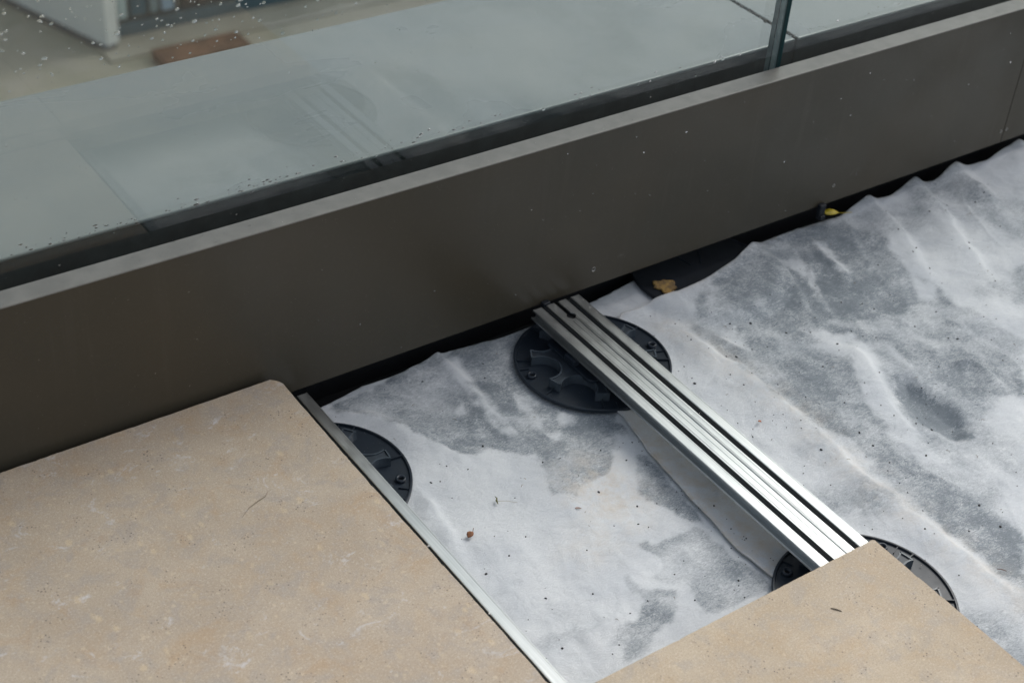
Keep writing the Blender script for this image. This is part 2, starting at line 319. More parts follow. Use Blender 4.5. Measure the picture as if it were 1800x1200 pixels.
# ================================================================ THE SETTING
ZF = -.0795                      # level of the fleece, paver tops are z = 0
YF, YL = 1.2875, 1.3158          # front face of the fascia, back of its top lip
ZT, ZB = .1964, -.0375           # top and bottom of the fascia
tag(link('roof_deck', from_bm(box_bm(-4, 5, -3.5, 1.345, -.17, ZF-.030), 'roof_deck'), MAT['membrane']), kind='structure')
tag(link('membrane_upstand', profile_x([(1.338, ZF-.06), (1.348, ZF-.06), (1.348, ZT-.03), (1.338, ZT-.03)], -4, 5, 'upstand'), MAT['membrane']), kind='structure')

# street far below
def mat_street():
    m = M('street_paving', rough=.45)
    c = m.mix(m.ramp(m.noise(.22, 4, .6, .4), .38, .62), (.40, .365, .29), (.27, .265, .195))
    c = m.mix(m.ramp(m.noise(.9, 3), .45, .7, 0, .5), c, (.46, .41, .35)); m.set('Base Color', c); return m.m
bm = bmesh.new(); bmesh.ops.create_grid(bm, x_segments=1, y_segments=1, size=150)
tag(link('street', from_bm(bm, 'street'), mat_street(), loc=(15, 60, -16)), kind='structure')
tag(link('pavement', from_bm(box_bm(12.2, 60, 31.3, 32.3, -15.996, -15.93), 'pavement'), mat_plain('pavement_concrete', (.40, .37, .30), .5, nz=.5)), kind='structure')

# building down there: white flank, dark glazed shopfront
WH = mat_plain('white_render', (.72, .73, .70), .7, nz=.6, var=.08)
DK = mat_plain('dark_frame_metal', (.04, .05, .055), .5, nz=2)
bld = tag(empty('building', (12.5, 32, -16)), 'white walled building with a dark glazed ground floor, far below behind the wet glass', 'building')
u = Vector((-.297, .955)); n_ = Vector((-.955, -.297))
c0 = Vector((12.35, 31.85)); far = c0+u*22
def wall_prism(p, q, th, z0, z1, inward):
    bm = bmesh.new(); vs_ = []
    for z in (z0, z1):
        for a in (p, q, q+inward*th, p+inward*th): vs_.append(bm.verts.new((a.x-12.5, a.y-32, z+16)))
    for f in ((0, 1, 2, 3), (4, 5, 6, 7), (0, 1, 5, 4), (1, 2, 6, 5), (2, 3, 7, 6), (3, 0, 4, 7)): bm.faces.new([vs_[i] for i in f])
    return from_bm(bm, 'wall')
link('wall', wall_prism(c0, far, .35, -15.85, -4.5, -n_), WH, bld)
link('plinth', wall_prism(c0-u*.03+n_*.06, far, .3, -16, -15.85, -n_), mat_plain('grey_plinth', (.10, .11, .12), .6, nz=2), bld)
link('front_wall', from_bm(box_bm(.35, 40, .42, .8, 3.2, 11.5), 'front_wall'), WH, bld)
link('roof', from_bm(box_bm(0, 40, .8, 20, 11.2, 11.5), 'roof'), DK, bld)
PANES = [(.36, .62, (.30, .36, .36)), (.66, 1.12, (.035, .07, .09)), (1.16, 1.42, (.13, .17, .18)), (1.46, 1.80, (.25, .34, .42)),
         (2.02, 2.36, (.06, .055, .055)), (2.42, 2.80, (.075, .06, .055)), (2.92, 3.6, (.05, .09, .11)), (3.66, 4.5, (.06, .11, .13)),
         (4.62, 5.6, (.05, .10, .15)), (5.7, 6.8, (.05, .075, .09)), (6.9, 8.0, (.045, .06, .07)), (8.1, 9.4, (.03, .035, .04)), (9.5, 11, (.05, .06, .06)), (11.1, 13, (.04, .05, .05))]
for x0, x1, cc in PANES:
    link('window_frame', from_bm(box_bm(x0-.05, x1+.05, .42, .55, .35, 3.2), 'window_frame'), DK, bld)
    link('window', from_bm(box_bm(x0+.02, x1-.02, .39, .42, .48, 3.1), 'window'), mat_plain('shop_window_'+str(int(x0*10)), tuple(v*1.9 for v in cc), .2, nz=1.2, var=.35), bld)
link('shopfront_base', from_bm(box_bm(.3, 40, .36, .6, 0, .36), 'shopfront_base'), mat_plain('shopfront_base', (.09, .15, .18), .4, nz=1), bld)
pl = tag(empty('planter', (14.2, 30.72, -16)), 'low rust brown planter box standing on the paving far below', 'planter')
RUST = mat_plain('rusted_steel', (.22, .12, .075), .8, nz=2, var=.5)
for a in ((-1.1, 1.05, -.40, -.36), (-1.1, 1.05, .36, .40), (-1.1, -1.05, -.36, .36), (1.0, 1.05, -.36, .36)):
    link('side_panel', from_bm(box_bm(*a, 0, .24), 'side_panel'), RUST, pl)
link('soil', from_bm(box_bm(-1.05, 1.0, -.36, .36, 0, .22), 'soil'), mat_plain('red_bark', (.21, .11, .065), .95, nz=2.5, var=.6), pl)

# ---------------------------------------------------------------- outer ledge behind the glass
led = tag(empty('parapet_ledge', (1.0, 1.5, ZT)), 'wide pale wet ledge of smooth slabs beyond the glass balustrade', 'ledge')
joints = [-2.334, -.41, 1.5155, 3.44, 4.4]
for a, b in zip(joints, joints[1:]):
    g0, g1 = (.0006, .0006) if abs(a-.553) < .01 or abs(a+.41) < .01 else (.0025, .0025)
    ga = .0006 if abs(a-.553) < .01 else .0025; gb = .0006 if abs(b-.553) < .01 else .0025
    o = link('ledge_slab', from_bm(box_bm(a+ga-1.0, b-gb-1.0, 1.3685-1.5, 1.6800-1.5, -.005, 0, .0022, 3), 'ledge_slab'), MAT['ledge'], led)
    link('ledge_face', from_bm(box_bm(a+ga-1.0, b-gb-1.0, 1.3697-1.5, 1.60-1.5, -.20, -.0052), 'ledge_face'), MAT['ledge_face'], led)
link('drip_edge', profile_x([(.180, -.25), (.190, -.25), (.190, -.003), (.1802, -.003)], -3.3, 3.4, 'drip_edge'), MAT['ledge'], led)
link('ledge_core', from_bm(box_bm(-3.3, 3.4, -.124, .17, -.6, -.205), 'ledge_core'), MAT['membrane'], led)
bm = bmesh.new()                # grit gathered in the open joint
for k in range(230):
    y = random.uniform(-.13, .178); r = random.uniform(.0009, .0024)
    bmesh.ops.create_icosphere(bm, subdivisions=1, radius=r, matrix=Matrix.Translation((.5155+random.gauss(0, .0016), y, random.uniform(-.0012, .0006))) @ Matrix.Scale(random.uniform(.5, 1), 4, (0, 0, 1)))
tag(link('joint_grit', from_bm(bm, 'joint_grit'), mat_plain('joint_dirt', (.06, .055, .04), .9, nz=300, var=.6), led), kind='stuff')

# ---------------------------------------------------------------- fascia
fas = tag(empty('fascia', (1.0, YF, 0)), 'long dark bronze metal fascia below the glass balustrade', 'fascia')
def fascia_profile():
    y0, y1, t = 0, YL-YF, .003; r = .0022; pts = []
    pts += [(y0+.012, ZB), (y0+.0008, ZB), (y0, ZB+.0008)]
    z1 = ZT-.0016
    pts += [(y0, z1), (y1-.001, z1), (y1-.001, z1-.03), (y1-t, z1-.03), (y1-t, z1-t), (y0+t, z1-t), (y0+t, ZB+t), (y0+.012, ZB+t)]
    return pts
def cap_profile():
    y1, z1, r = YL-YF, ZT-.0015, .0015; pts = [(0.0001, z1)]
    for k in range(6):
        a = math.pi-k/5*math.pi/2; pts.append((.0001+r+r*math.cos(a), z1+r*math.sin(a)))
    return pts+[(y1-.0005, ZT), (y1, ZT-.0006), (y1, z1)]
def fascia_panel(x0, x1):
    link('fascia_panel', profile_x(fascia_profile(), x0-1, x1-1, 'fascia_panel'), MAT['fascia'], fas)
    link('top_cap', profile_x(cap_profile(), x0-1, x1-1, 'top_cap'), MAT['cap'], fas)
fascia_panel(-2.2, -.6); fascia_panel(-.598, 1.9302); fascia_panel(1.9318, 4.2)
sbm = lathe([(0, -.0012), (.0019, -.0008), (.0021, 0), (.0034, .0006), (.0036, 0)], 14)
sme = from_bm(sbm, 'screw')
SCREWS = [(1.1273, -.0095), (1.9236, -.0158), (1.9368, -.0150), (1.561, -.0083)]
for i, (x, z) in enumerate(SCREWS):
    o = link('screw', sme, MAT['steel'] if i == 0 else mat_plain('dull_screw', (.22, .21, .2), .6, .3, 300), fas, loc=(x-1, -.0004, z)); o.rotation_euler = (R(90), 0, 0); o.scale = (1, 1, 1) if i == 0 else (.75, .75, .75)

# ---------------------------------------------------------------- glass balustrade
def pane(x0, x1, label, edge_side):
    ce = 'glass_edge' if edge_side < 0 else 'pale_edge'
    g = tag(empty('glass_panel', ((x0+x1)/2, YL+.0005, ZT-.02)), label, 'glass panel')
    w_ = (x1-x0)/2; th = .0175
    bm = box_bm(-w_, w_, .0, th, -.02, .92)
    link('glass_sheet', from_bm(bm, 'glass_sheet'), MAT['glass'], g)
    s = edge_side; xe = s*w_
    for (a, b, mt, nm) in ((.0002, .0078, ce, 'cut_edge'), (.0080, .0094, 'glass_edge' if edge_side > 0 else 'interlayer', 'interlayer'), (.0096, .0173, ce, 'cut_edge')):
        link(nm, from_bm(box_bm(min(xe, xe+s*.0006), max(xe, xe+s*.0006), a, b, -.02, .92), nm), MAT[mt], g)
    return g
pane(-1.35, 1.4240, 'large clear glass panel left of the upright gap, speckled with raindrops', 1)
pane(1.4355, 4.1, 'clear glass panel right of the upright gap', -1)

# ---------------------------------------------------------------- fleece sheets
FIX = [(1.064, 1.195), (.663, 1.172), (1.066, .713), (1.321, 1.283)]
TOPA = [(0, 1.285), (.70, 1.287), (.76, 1.294), (.79, 1.299), (.85, 1.300), (.91, 1.309), (.96, 1.303), (1.0, 1.298), (1.12, 1.303), (1.18, 1.309), (1.235, 1.318), (1.30, 1.30), (1.6, 1.30)]
TOPB = [(1.16, 1.259), (1.2153, 1.2580), (1.2547, 1.2534), (1.3141, 1.2586), (1.3723, 1.2731), (1.4215, 1.2941), (1.455, 1.2990), (1.52, 1.300), (1.60, 1.294),
        (1.66, 1.304), (1.70, 1.294), (1.767, 1.308), (1.80, 1.294), (1.861, 1.308), (1.92, 1.294), (2.01, 1.309), (2.1, 1.294), (2.5, 1.30)]
LEFTB = [(1.16, 1.259), (1.11, 1.22), (1.06, 1.16), (1.0285, 1.1092), (1.0319, 1.0909), (1.0236, 1.0527), (1.0153, 1.0098), (1.0101, .9667), (1.0053, .9302), (1.0035, .8931), (.9984, .8485), (.9995, .812), (1.0038, .7873), (1.002, .70), (1.0, .55), (1.01, .40)]
#        key, half width, height, sheet-of-its-own sharpness
RIDS = {'a': (.014, .006), 'b': (.022, .0065), 'c': (.020, .0045), 'd': (.032, .0115), 'e': (.030, .0105), 'f': (.028, .009), 'g': (.036, .012),
        'h': (.010, .006), 'i': (.006, .004), 'j': (.020, .006), 'k': (.018, .005), 'l': (.020, .005), 'm': (.012, .005), 'n': (.009, .008)}
def height(x, y, sheetb):
    h = .0020*vnoise(x, y, .10, 3)+.0014*vnoise(x+.3*y, y, .042, 4)+.0006*vnoise(x, y, .017, 5)+.00025*vnoise(x, y, .007, 6)
    a_ = .45; u_ = (x*math.cos(a_)-y*math.sin(a_)); v_ = (x*math.sin(a_)+y*math.cos(a_))
    cr = 1-np.abs(vnoise(u_+.01*vnoise(x, y, .05, 91), v_*.28, .030, 92)); cr2 = 1-np.abs(vnoise(u_*.7+.3*v_, v_, .045, 93))
    h = h+(.0014 if sheetb else .0006)*cr**7*sstep(-.2, .5, vnoise(x, y, .12, 94))+(.0010 if sheetb else .0004)*cr2**9
    for k, pts in RIDGE.items():
        if k in 'bcdefghimn' and not sheetb: continue
        if k in 'ajkl' and sheetb: continue
        w_, a = RIDS[k]
        P = np.array(pts); seg = np.hypot(*np.diff(P, axis=0).T); cum = np.r_[0, np.cumsum(seg)]
        wx = x+.006*vnoise(x, y, .03, 21); wy = y+.006*vnoise(x, y, .03, 22)
        best = np.full(x.shape, 1e9); tt = np.zeros_like(x); side = np.zeros_like(x)
        for i in range(len(P)-1):
            p = P[i]; d = P[i+1]-p; L = (d*d).sum(); t = np.clip(((wx-p[0])*d[0]+(wy-p[1])*d[1])/L, 0, 1)
            ex = wx-p[0]-t*d[0]; ey = wy-p[1]-t*d[1]; dd = np.hypot(ex, ey); m_ = dd < best
            best = np.where(m_, dd, best); tt = np.where(m_, cum[i]+t*seg[i], tt); side = np.where(m_, np.sign(d[0]*(wy-p[1])-d[1]*(wx-p[0])), side)
        tt /= cum[-1]
        taper = sstep(1.02, .35, tt)*(1 if k in 'adefgl' else sstep(-.02, .2, tt))
        if k == 'b': taper = sstep(1.0, .9, tt)*sstep(0, .12, tt)
        ww = np.where(side > 0, w_*.42, w_*1.5)      # one flank steeper
        h = h+a*taper*np.exp(-(best/ww)**2)
    # the hollow at the right, deep and soft
    if sheetb:
        d, _, _, ins = sdf(x, y, [(1.395, .965), (1.400, .92), (1.395, .87), (1.370, .855), (1.360, .90), (1.372, .95)])
        h = h-.013*sstep(.02, -.012, np.where(ins, -d, d))
    for i, (cx, cy) in enumerate(FIX):
        rr = np.hypot(x-cx, y-cy); q = sstep(.098, .128, rr)
        h = h*q+(1-q)*((.0 if i < 3 else .0095+h*.5) if sheetb else .0)
    # low under the rails and the pavers
    lim = np.full(x.shape, .03)
    for rx in (.6625, 1.0635): lim = np.minimum(lim, .022+np.abs(x-rx)*.25)
    return np.minimum(h, lim)
def sheet(name, xr, yr, step, poly, sheetb, WET, label):
    nx_ = int((xr[1]-xr[0])/step)+1; ny_ = int((yr[1]-yr[0])/step)+1
    X, Y = np.meshgrid(np.linspace(*xr, nx_), np.linspace(*yr, ny_)); X = X.ravel(); Y = Y.ravel()
    d, qx, qy, ins = sdf(X, Y, poly)
    F = (np.arange(ny_-1)[:, None]*nx_+np.arange(nx_-1)[None]).ravel()
    F = np.c_[F, F+1, F+nx_+1, F+nx_]
    F = F[ins[F].any(1)]
    X = np.where(ins, X, qx); Y = np.where(ins, Y, qy); edge = np.where(ins, d, 0)
    Z = height(X, Y, sheetb)
    if sheetb:
        nearL = sstep(1.10, 1.0, X)
        Z = Z+.0022+(.0035+.002*vnoise(X, Y, .05, 61))*np.exp(-(edge/.012)**2)*sstep(0, .4, nearL+.3)
    # edge under the fascia drops away a little
    wet = .40*sstep(-.35, .40, vnoise(X, Y, .11, 81)+.5*vnoise(X, Y, .04, 82)) if sheetb else np.zeros_like(X)
    wx = X+.004*vnoise(X, Y, .016, 31)+.0022*vnoise(X, Y, .006, 32); wy = Y+.004*vnoise(X, Y, .016, 33)+.0022*vnoise(X, Y, .006, 34)
    for val, P in WET:
        P_ = np.array(P); mnx, mny = P_.min(0)-.02; mxx, mxy = P_.max(0)+.02
        s = (wx > mnx) & (wx < mxx) & (wy > mny) & (wy < mxy)
        if not s.any(): continue
        dd, _, _, ii = sdf(wx[s], wy[s], P); sd = np.where(ii, -dd, dd)
        soft = .009 if val > 1 else (.007 if sheetb else (.006 if val < .2 else .0035))
        a = sstep(soft, -soft, sd)*(np.clip(.85+.5*vnoise(wx[s], wy[s], .012, 42), 0, 1) if val < .2 else np.clip(.8+.35*vnoise(wx[s], wy[s], .03, 41), 0, 1))
        wet[s] = wet[s]*(1-a)+val*a  # wet tone, plus painted shade of the fold hollows on the right sheet
    wet = np.clip(wet+(.14 if sheetb else .10)+.13*vnoise(X, Y, .05, 51)+.04*vnoise(X, Y, .02, 52), 0, 1.5)
    if sheetb:
        dirt = np.exp(-((X-1.02-.1*(1-Y)*0)/.045)**2)*sstep(1.15, 1.0, Y)*.8+np.exp(-(edge/.004)**2)*.35
        dirt = dirt+.35*np.exp(-(sdf(X, Y, RIDGE['b'], False)[0]/.03)**2)
    else:
        dirt = .8*np.exp(-(((X-.93)/.045)**2+((Y-1.0)/.06)**2))+.35*np.exp(-(((X-.86)/.04)**2+((Y-.93)/.03)**2))
    if sheetb: wet = wet*(.35+.65*sstep(1.03, 1.10, X))
    used = np.unique(F); remap = -np.ones(len(X), int); remap[used] = np.arange(len(used))
    me = bpy.data.meshes.new(name); V = np.c_[X, Y, Z][used]; F = remap[F]
    me.vertices.add(len(V)); me.vertices.foreach_set('co', V.astype('f').ravel())
    me.loops.add(F.size); me.loops.foreach_set('vertex_index', F.ravel().astype('i'))
    me.polygons.add(len(F)); me.polygons.foreach_set('loop_start', (np.arange(len(F))*4).astype('i')); me.polygons.foreach_set('loop_total', np.full(len(F), 4, 'i'))
    me.update(calc_edges=True); me.validate()
    for an, arr in (('wet', wet), ('dirt', dirt)):
        at = me.attributes.new(an, 'FLOAT', 'POINT'); at.data.foreach_set('value', arr[used].astype('f'))
    me.polygons.foreach_set('use_smooth', np.ones(len(me.polygons), bool))
    o = link(name, me, MAT['fleece'], loc=(0, 0, ZF))
    so = o.modifiers.new('thickness', 'SOLIDIFY'); so.thickness = .0018; so.offset = -1
    return tag(o, label, 'fleece')
polyA = [(-.1, .2)]+[(x, y+.0015*math.sin(x*190)) for x, y in TOPA if x > 0]
polyA = [(.2, .25), (.2, 1.285)]+[p for p in TOPA[1:-1]]+[(1.30, 1.24), (1.20, 1.20), (1.12, 1.10), (1.10, .25)]
polyB = list(reversed(LEFTB))+TOPB[1:]+[(2.5, .40)]
sheet('fleece_sheet', (.2, 1.6), (.25, 1.325), .003, polyA, False, WET_A, 'white geotextile fleece with grey wet stains between the two rails')
sheet('fleece_sheet', (.98, 2.5), (.40, 1.315), .003, polyB, True, WET_SHADE_B, 'overlapping folded white fleece sheet right of the wide rail')

# ---------------------------------------------------------------- pedestals
def pedestal(loc, rot, label, cradle=True, plate=True):
    g = tag(empty('pedestal', loc, R(rot)), label, 'pedestal', 'black plastic pedestals under the rails')
    base = lathe([(0, .0), (.0995, .0), (.1005, .0012), (.1005, .0048), (.0995, .0055), (.0978, .0055), (.0968, .0030), (0, .0030)], 96)
    link('base', from_bm(base, 'base'), MAT['plastic'] if plate else MAT['dark_plate'], g)
    # star plate with bites, rimmed
    def star(off):
        pts = []; ro = .0800-off; nb = 8; rb = .0225+off; cb = .0730
        for k in range(nb):
            a0 = R(22.5+k*45)                       # bite centre
            cx, cy = cb*math.cos(a0), cb*math.sin(a0)
            # arc of the bite, from the tip before it round to the tip after
            for s in np.linspace(-100, 100, 17):
                a = a0+math.pi+R(s)
                pts.append((cx+rb*math.cos(a), cy+rb*math.sin(a)))
            a1 = a0+R(22.5)
            for s in (-5, 0, 5): pts.append((ro*math.cos(a1+R(s)), ro*math.sin(a1+R(s))))
        # keep counter clockwise ordering of each arc
        out = []
        m_ = 20
        for k in range(nb):
            out += list(reversed(pts[k*m_:k*m_+17]))+pts[k*m_+17:k*m_+20]
        return out
    if plate: link('star_plate', from_bm(extrude_outline(star(0), .0028, .0138, .0006), 'star_plate'), MAT['plate'], g)
    # raised lip following the outline
    P0, P1 = star(-.0004), star(.0016); bm = bmesh.new(); n = len(P0); rows = []
    for P, z in ((P0, .0030), (P0, .0154), (P1, .0154), (P1, .0137)): rows.append([bm.verts.new((p[0], p[1], z)) for p in P])
    for a, b in zip(rows, rows[1:]):
        for i in range(n): bm.faces.new((a[i], a[(i+1) % n], b[(i+1) % n], b[i]))
    if plate: link('star_rim', from_bm(bm, 'star_rim'), MAT['plate_rim'], g)
    rme = from_bm(box_bm(.0770 if plate else .02, .0980, -.0007, .0007, .0025, .0060 if plate else .0040), 'rib')
    for k in range(8 if plate else 2):
        o = link('rib', rme, MAT['plastic'], g); o.rotation_euler.z = R(45*k)
    r2 = from_bm(box_bm(.085, .0978, -.0005, .0005, .0025, .0050), 'fin')
    for k in range(16 if plate else 0):
        if k % 4: continue
        o = link('fin', r2, MAT['plastic'], g); o.rotation_euler.z = R(22.5*k+11.25)
    ring = from_bm(lathe([(.0030, .0020), (.0062, .0020), (.0060, .0070), (.0036, .0070), (.0030, .0020)], 20), 'screw_ring')
    for k in range(4 if plate else 0):
        a = R(22.5+90*k-2); link('screw_ring', ring, MAT['plastic'], g, loc=(.0868*math.cos(a), .0868*math.sin(a), 0), smooth=True)
        a = R(22.5+90*k-2); link('screw_hole', from_bm(lathe([(0, .0032), (.0031, .0032), (.0031, .0045), (.0029, .0045)], 14), 'screw_hole'), MAT['membrane'], g, loc=(.0868*math.cos(a), .0868*math.sin(a), 0))
    if cradle:
        # oblong rail seat, always in line with the rail
        pts = []
        for cx, cy, a0 in ((.032, .040, 0), (-.032, .040, 90), (-.032, -.040, 180), (.032, -.040, 270)):
            for s in np.linspace(0, 90, 6): pts.append((cx+.009*math.cos(R(a0+s)), cy+.009*math.sin(R(a0+s))))
        o = link('rail_seat', from_bm(extrude_outline(pts, .0136, .0182, .0008), 'rail_seat'), MAT['plastic'], g); o.rotation_euler.z = -R(rot)
        hub = from_bm(lathe([(0, .018), (.031, .018), (.031, .0255), (.029, .0262), (.0, .0262)], 40), 'hub')
        link('hub', hub, MAT['plastic'], g)
        o = link('clip', from_bm(box_bm(-.043, -.0335, -.010, .010, .0180, .0275, .001), 'clip'), MAT['plastic'], g); o.rotation_euler.z = -R(rot)
        o.location = Matrix.Rotation(-R(rot), 3, 'Z') @ Vector((0, -.004, 0))
        for yy in (-.037, -.026, .030, .040):
            o = link('bolt_hole', from_bm(lathe([(0, .0185), (.0022, .0185), (.0022, .0182), (0, .0182)], 12), 'bolt_hole'), MAT['membrane'], g)
            o.location = Matrix.Rotation(-R(rot), 3, 'Z') @ Vector((-.030, yy, 0))
    return g
ZP = ZF+.0026
pedestal((1.064, 1.195, ZP), 151, 'whole black plastic pedestal disc under the far end of the wide rail')
pedestal((.663, 1.172, ZP-.0015), -51, 'black pedestal disc half hidden by the left paver and narrow rail')
pedestal((1.066, .713, ZP), 12, 'black pedestal disc peeping out round the corner of the right paver')
pedestal((1.3215, 1.283, ZP-.0012), 55, 'black pedestal disc mostly under the fascia with an orange blot on it', cradle=False, plate=False)

# ---------------------------------------------------------------- rails
def jig(pts, a): return [(x+random.uniform(-a, a), y+random.uniform(-a, a)) for x, y in pts]
def rail(cx, y0, y1, rz, label):
    g = tag(empty('rail', (cx, y1, 0), rz), label, 'rail'); L = -(y1-y0)
    zt, zb = -.0340, -.0460
    bm = bmesh.new()
    def bar(x0, x1, z0, z1, a=L, b=0, bev=.0004): box_bm(x0, x1, a, b, z0, z1, bev, 1, bm)
    # outer strips with their side walls, flange at the foot
    for s in (-1, 1):
        xs = sorted((s*.0367, s*.0228)); bar(xs[0], xs[1], zt-.0022, zt)
        xs = sorted((s*.0316, s*.0300)); bar(xs[0], xs[1], zb, zt-.0023)
        xs = sorted((s*.0367, s*.0296)); bar(xs[0], xs[1], zb-.0015, zb+.0003)
        xs = sorted((s*.0382, s*.0368)); bar(xs[0], xs[1], zb-.0015, zb+.0016)
        xs = sorted((s*.0228, s*.0155)); bar(xs[0], xs[1], zt-.0062, zt-.0046)      # bed of the rubber
        xs = sorted((s*.0240, s*.0229)); bar(xs[0], xs[1], zt-.0062, zt-.0023)
    bar(-.0295, .0295, zb-.0012, zb+.0006)
    for xa in (-.0145, .0135): bar(xa, xa+.001, zb+.0007, zt-.0023)
    # inner strips: outline with half a screw hole and the open slot at the end
    hy = -.0330; hr = .0062
    for s in (-1, 1):
        ins_ = .0032
        pts = [(s*.0154, L), (s*.0154, 0), (s*ins_, 0), (s*ins_, hy+.0056)]
        for k in range(9):
            a = R(56-k*14); pts.append((s*hr*math.cos(a), hy+hr*math.sin(a)))
        pts += [(s*.0031, hy-.0058), (s*.0031, L)]
        extrude_outline(pts, zt-.0022, zt, .0003, bm)
    bar(-.0031, .0031, zt-.0030, zt-.0010, L, hy-.006, 0)
    lin = box_bm(-.0125, .0125, -.075, -.0004, zt-.0060, zt-.0052)
    link('slot_shade', from_bm(lin, 'slot_shade'), MAT['membrane'], g)  # black sheet added below the slot so its inside reads as shade
    # raised hairlines on the inner strips
    for x in (-.0046, .0046, .0062, -.0125, .0125): bar(x-.0003, x+.0003, zt-.0001, zt+.00035, L, hy-.010, 0)
    for x in (-.0355, -.0243, .0243, .0355): bar(x-.0005, x+.0005, zt-.0001, zt+.0003, L, 0, 0)
    link('aluminium_profile', from_bm(bm, 'aluminium_profile'), MAT['alu'], g)
    for s in (-1, 1):
        bm = bmesh.new(); nseg = 90; prof = [(-.0034, -.0045), (-.0034, -.0010), (-.0020, -.0003), (.0020, -.0003), (.0034, -.0010), (.0034, -.0045)]; rows = []
        for k in range(nseg+1):
            yy = L*k/nseg - (.0015 if k == 0 else 0); dz = random.uniform(-.0003, .0003); dx = random.uniform(-.00015, .00015)
            rows.append([bm.verts.new((s*.01915+px+dx, yy, zt+pz+(dz if pz > -.004 else 0))) for px, pz in prof])
        for a, b in zip(rows, rows[1:]):
            for i in range(5): bm.faces.new((a[i], a[i+1], b[i+1], b[i]))
        bm.faces.new(rows[0]); bm.faces.new(rows[-1])
        link('rubber_strip', from_bm(bm, 'rubber_strip'), MAT['rubber'], g)
    return g
rail(1.0632, .20, 1.2785, R(-.35), 'wide double channel aluminium rail with black rubber strips, fully exposed')
rail(.6622, .20, 1.2750, 0, 'aluminium rail showing as one thin strip along the left paver edge')
# torn black rubber fringe along the paver edge
bm = bmesh.new(); y = 1.272
prev = None
while y > .25:
    x = .6826+random.uniform(-.0006, .0011)
    a = bm.verts.new((.6625, y, -.0325)); b = bm.verts.new((x, y, -.0322+random.uniform(-.0003, .0003))); c = bm.verts.new((x, y, -.0345))
    if prev: bm.faces.new((prev[0], a, b, prev[1])); bm.faces.new((prev[1], b, c, prev[2]))
    prev = (a, b, c); y -= random.uniform(.0015, .004)
# ---------------------------------------------------------------- pavers
def chip_outline(cs, seed, amp=.0007, step=.004):
    rnd = random.Random(seed); pts = []; n = len(cs)
    for i in range(n):
        a = Vector(cs[i]); b = Vector(cs[(i+1) % n]); d = b-a; L = d.length; k = max(1, int(L/step)); nn = Vector((-d.y, d.x))/L
        depth = 0
        for j in range(k):
            depth = depth*.5+rnd.uniform(0, amp)*.6+(rnd.uniform(.0004, .0012) if rnd.random() < .025 else 0)
            p = a+d*(j/k)+nn*(depth if j else 0); pts.append((p.x, p.y))
    return pts
def paver(name, cs, mat, label, seed):
    ox, oy = cs[0]
    # corners given counter clockwise so that the inward normal is to the left
    bm = extrude_outline(chip_outline([(x-ox, y-oy) for x, y in cs], seed), -.0325, 0, .0007)
    o = link(name, from_bm(bm, name), mat); o.location = (ox, oy, 0); return tag(o, label, 'paver')
paver('paver', [(-.20, .737), (.6632, .737), (.6626, .96), (.6618, 1.12), (.6632, 1.2660), (.6612, 1.2712), (.6578, 1.2755), (.6535, 1.2797), (.40, 1.2800), (-.20, 1.2793)], MAT['stone_a'], 'large beige stained limestone paver filling the lower left, against the fascia', 5)
paver('paver', [(.6735, .18), (1.0733, .18), (1.0729, .7262), (1.0712, .7283), (1.0690, .7286), (.6735, .7268)], MAT['stone_b'], 'clean sandy paver whose corner rests on the wide rail at lower right', 9)
# paving beyond the frame on the near side (also what the coated metal and the glass mirror)
bm = bmesh.new()
for ix in range(5):
    for iy in range(4):
        x1 = -.205-ix*.604; y1 = 1.2793-iy*.5465
        box_bm(x1-.60, x1, y1-.5425, y1, -.0325, 0, .0008, 1, bm)
for iy in range(3):
    y1 = .733-iy*.5465; box_bm(-.20, .6731, y1-.5425, y1, -.0325, 0, .0008, 1, bm)
    if iy: box_bm(.6735, 1.0733, y1-.5425, y1, -.0325, 0, .0008, 1, bm)
tag(link('terrace_paving', from_bm(bm, 'terrace_paving'), MAT['stone_a']), kind='structure')

# ---------------------------------------------------------------- small things
def clip_block(x, label):
    g = tag(empty('edge_clip', (x, 1.2835, -.045)), label, 'clip')
    link('body', from_bm(box_bm(-.0055, .0055, -.0042, .003, -.010, .0135, .001), 'body'), MAT['dark_plate'], g)
    link('tab', from_bm(box_bm(-.0045, .0045, -.0070, -.0043, -.010, -.003, .0006), 'tab'), MAT['dark_plate'], g)
clip_block(1.050, 'small black clip on the fascia foot beside the wide rail end')
clip_block(1.5405, 'small black clip on the fascia foot beside the yellow leaf')
def leaf(name, pts, loc, rz, mat, label, cat, tilt=(0, 0), bend=.0, stem=None, smat=None):
    g = tag(empty(name, loc, rz), label, cat); g.rotation_euler = (tilt[0], tilt[1], rz)
    bm = bmesh.new(); L = max(p[0] for p in pts)
    top = [bm.verts.new((x, y, bend*math.sin(x/L*3)+abs(y)*.25)) for x, y in pts]
    mid = [bm.verts.new((x, 0, bend*math.sin(x/L*3)-.0003)) for x, y in pts]
    bot = [bm.verts.new((x, -y*.92, bend*math.sin(x/L*3)+abs(y)*.3)) for x, y in pts]
    for a, b in ((top, mid), (mid, bot)):
        for i in range(len(pts)-1):
            try: bm.faces.new((a[i], a[i+1], b[i+1], b[i]))
            except ValueError: pass
    o = link('blade', from_bm(bm, 'blade'), mat, g, smooth=True); so = o.modifiers.new('s', 'SOLIDIFY'); so.thickness = .0003
    if stem: link('stem', from_bm(tube(stem, .0004, 5), 'stem'), smat or mat, g)
    return g
YEL = mat_plain('yellow_leaf', (.55, .42, .02), .45, nz=150, var=.35)
BR = mat_plain('rust_leaf', (.30, .12, .05), .7, nz=300, var=.5)
GRN = mat_plain('olive_sprig', (.16, .16, .05), .7, nz=300, var=.4)
ORA = mat_plain('orange_bit', (.50, .16, .06), .6, nz=400, var=.3)
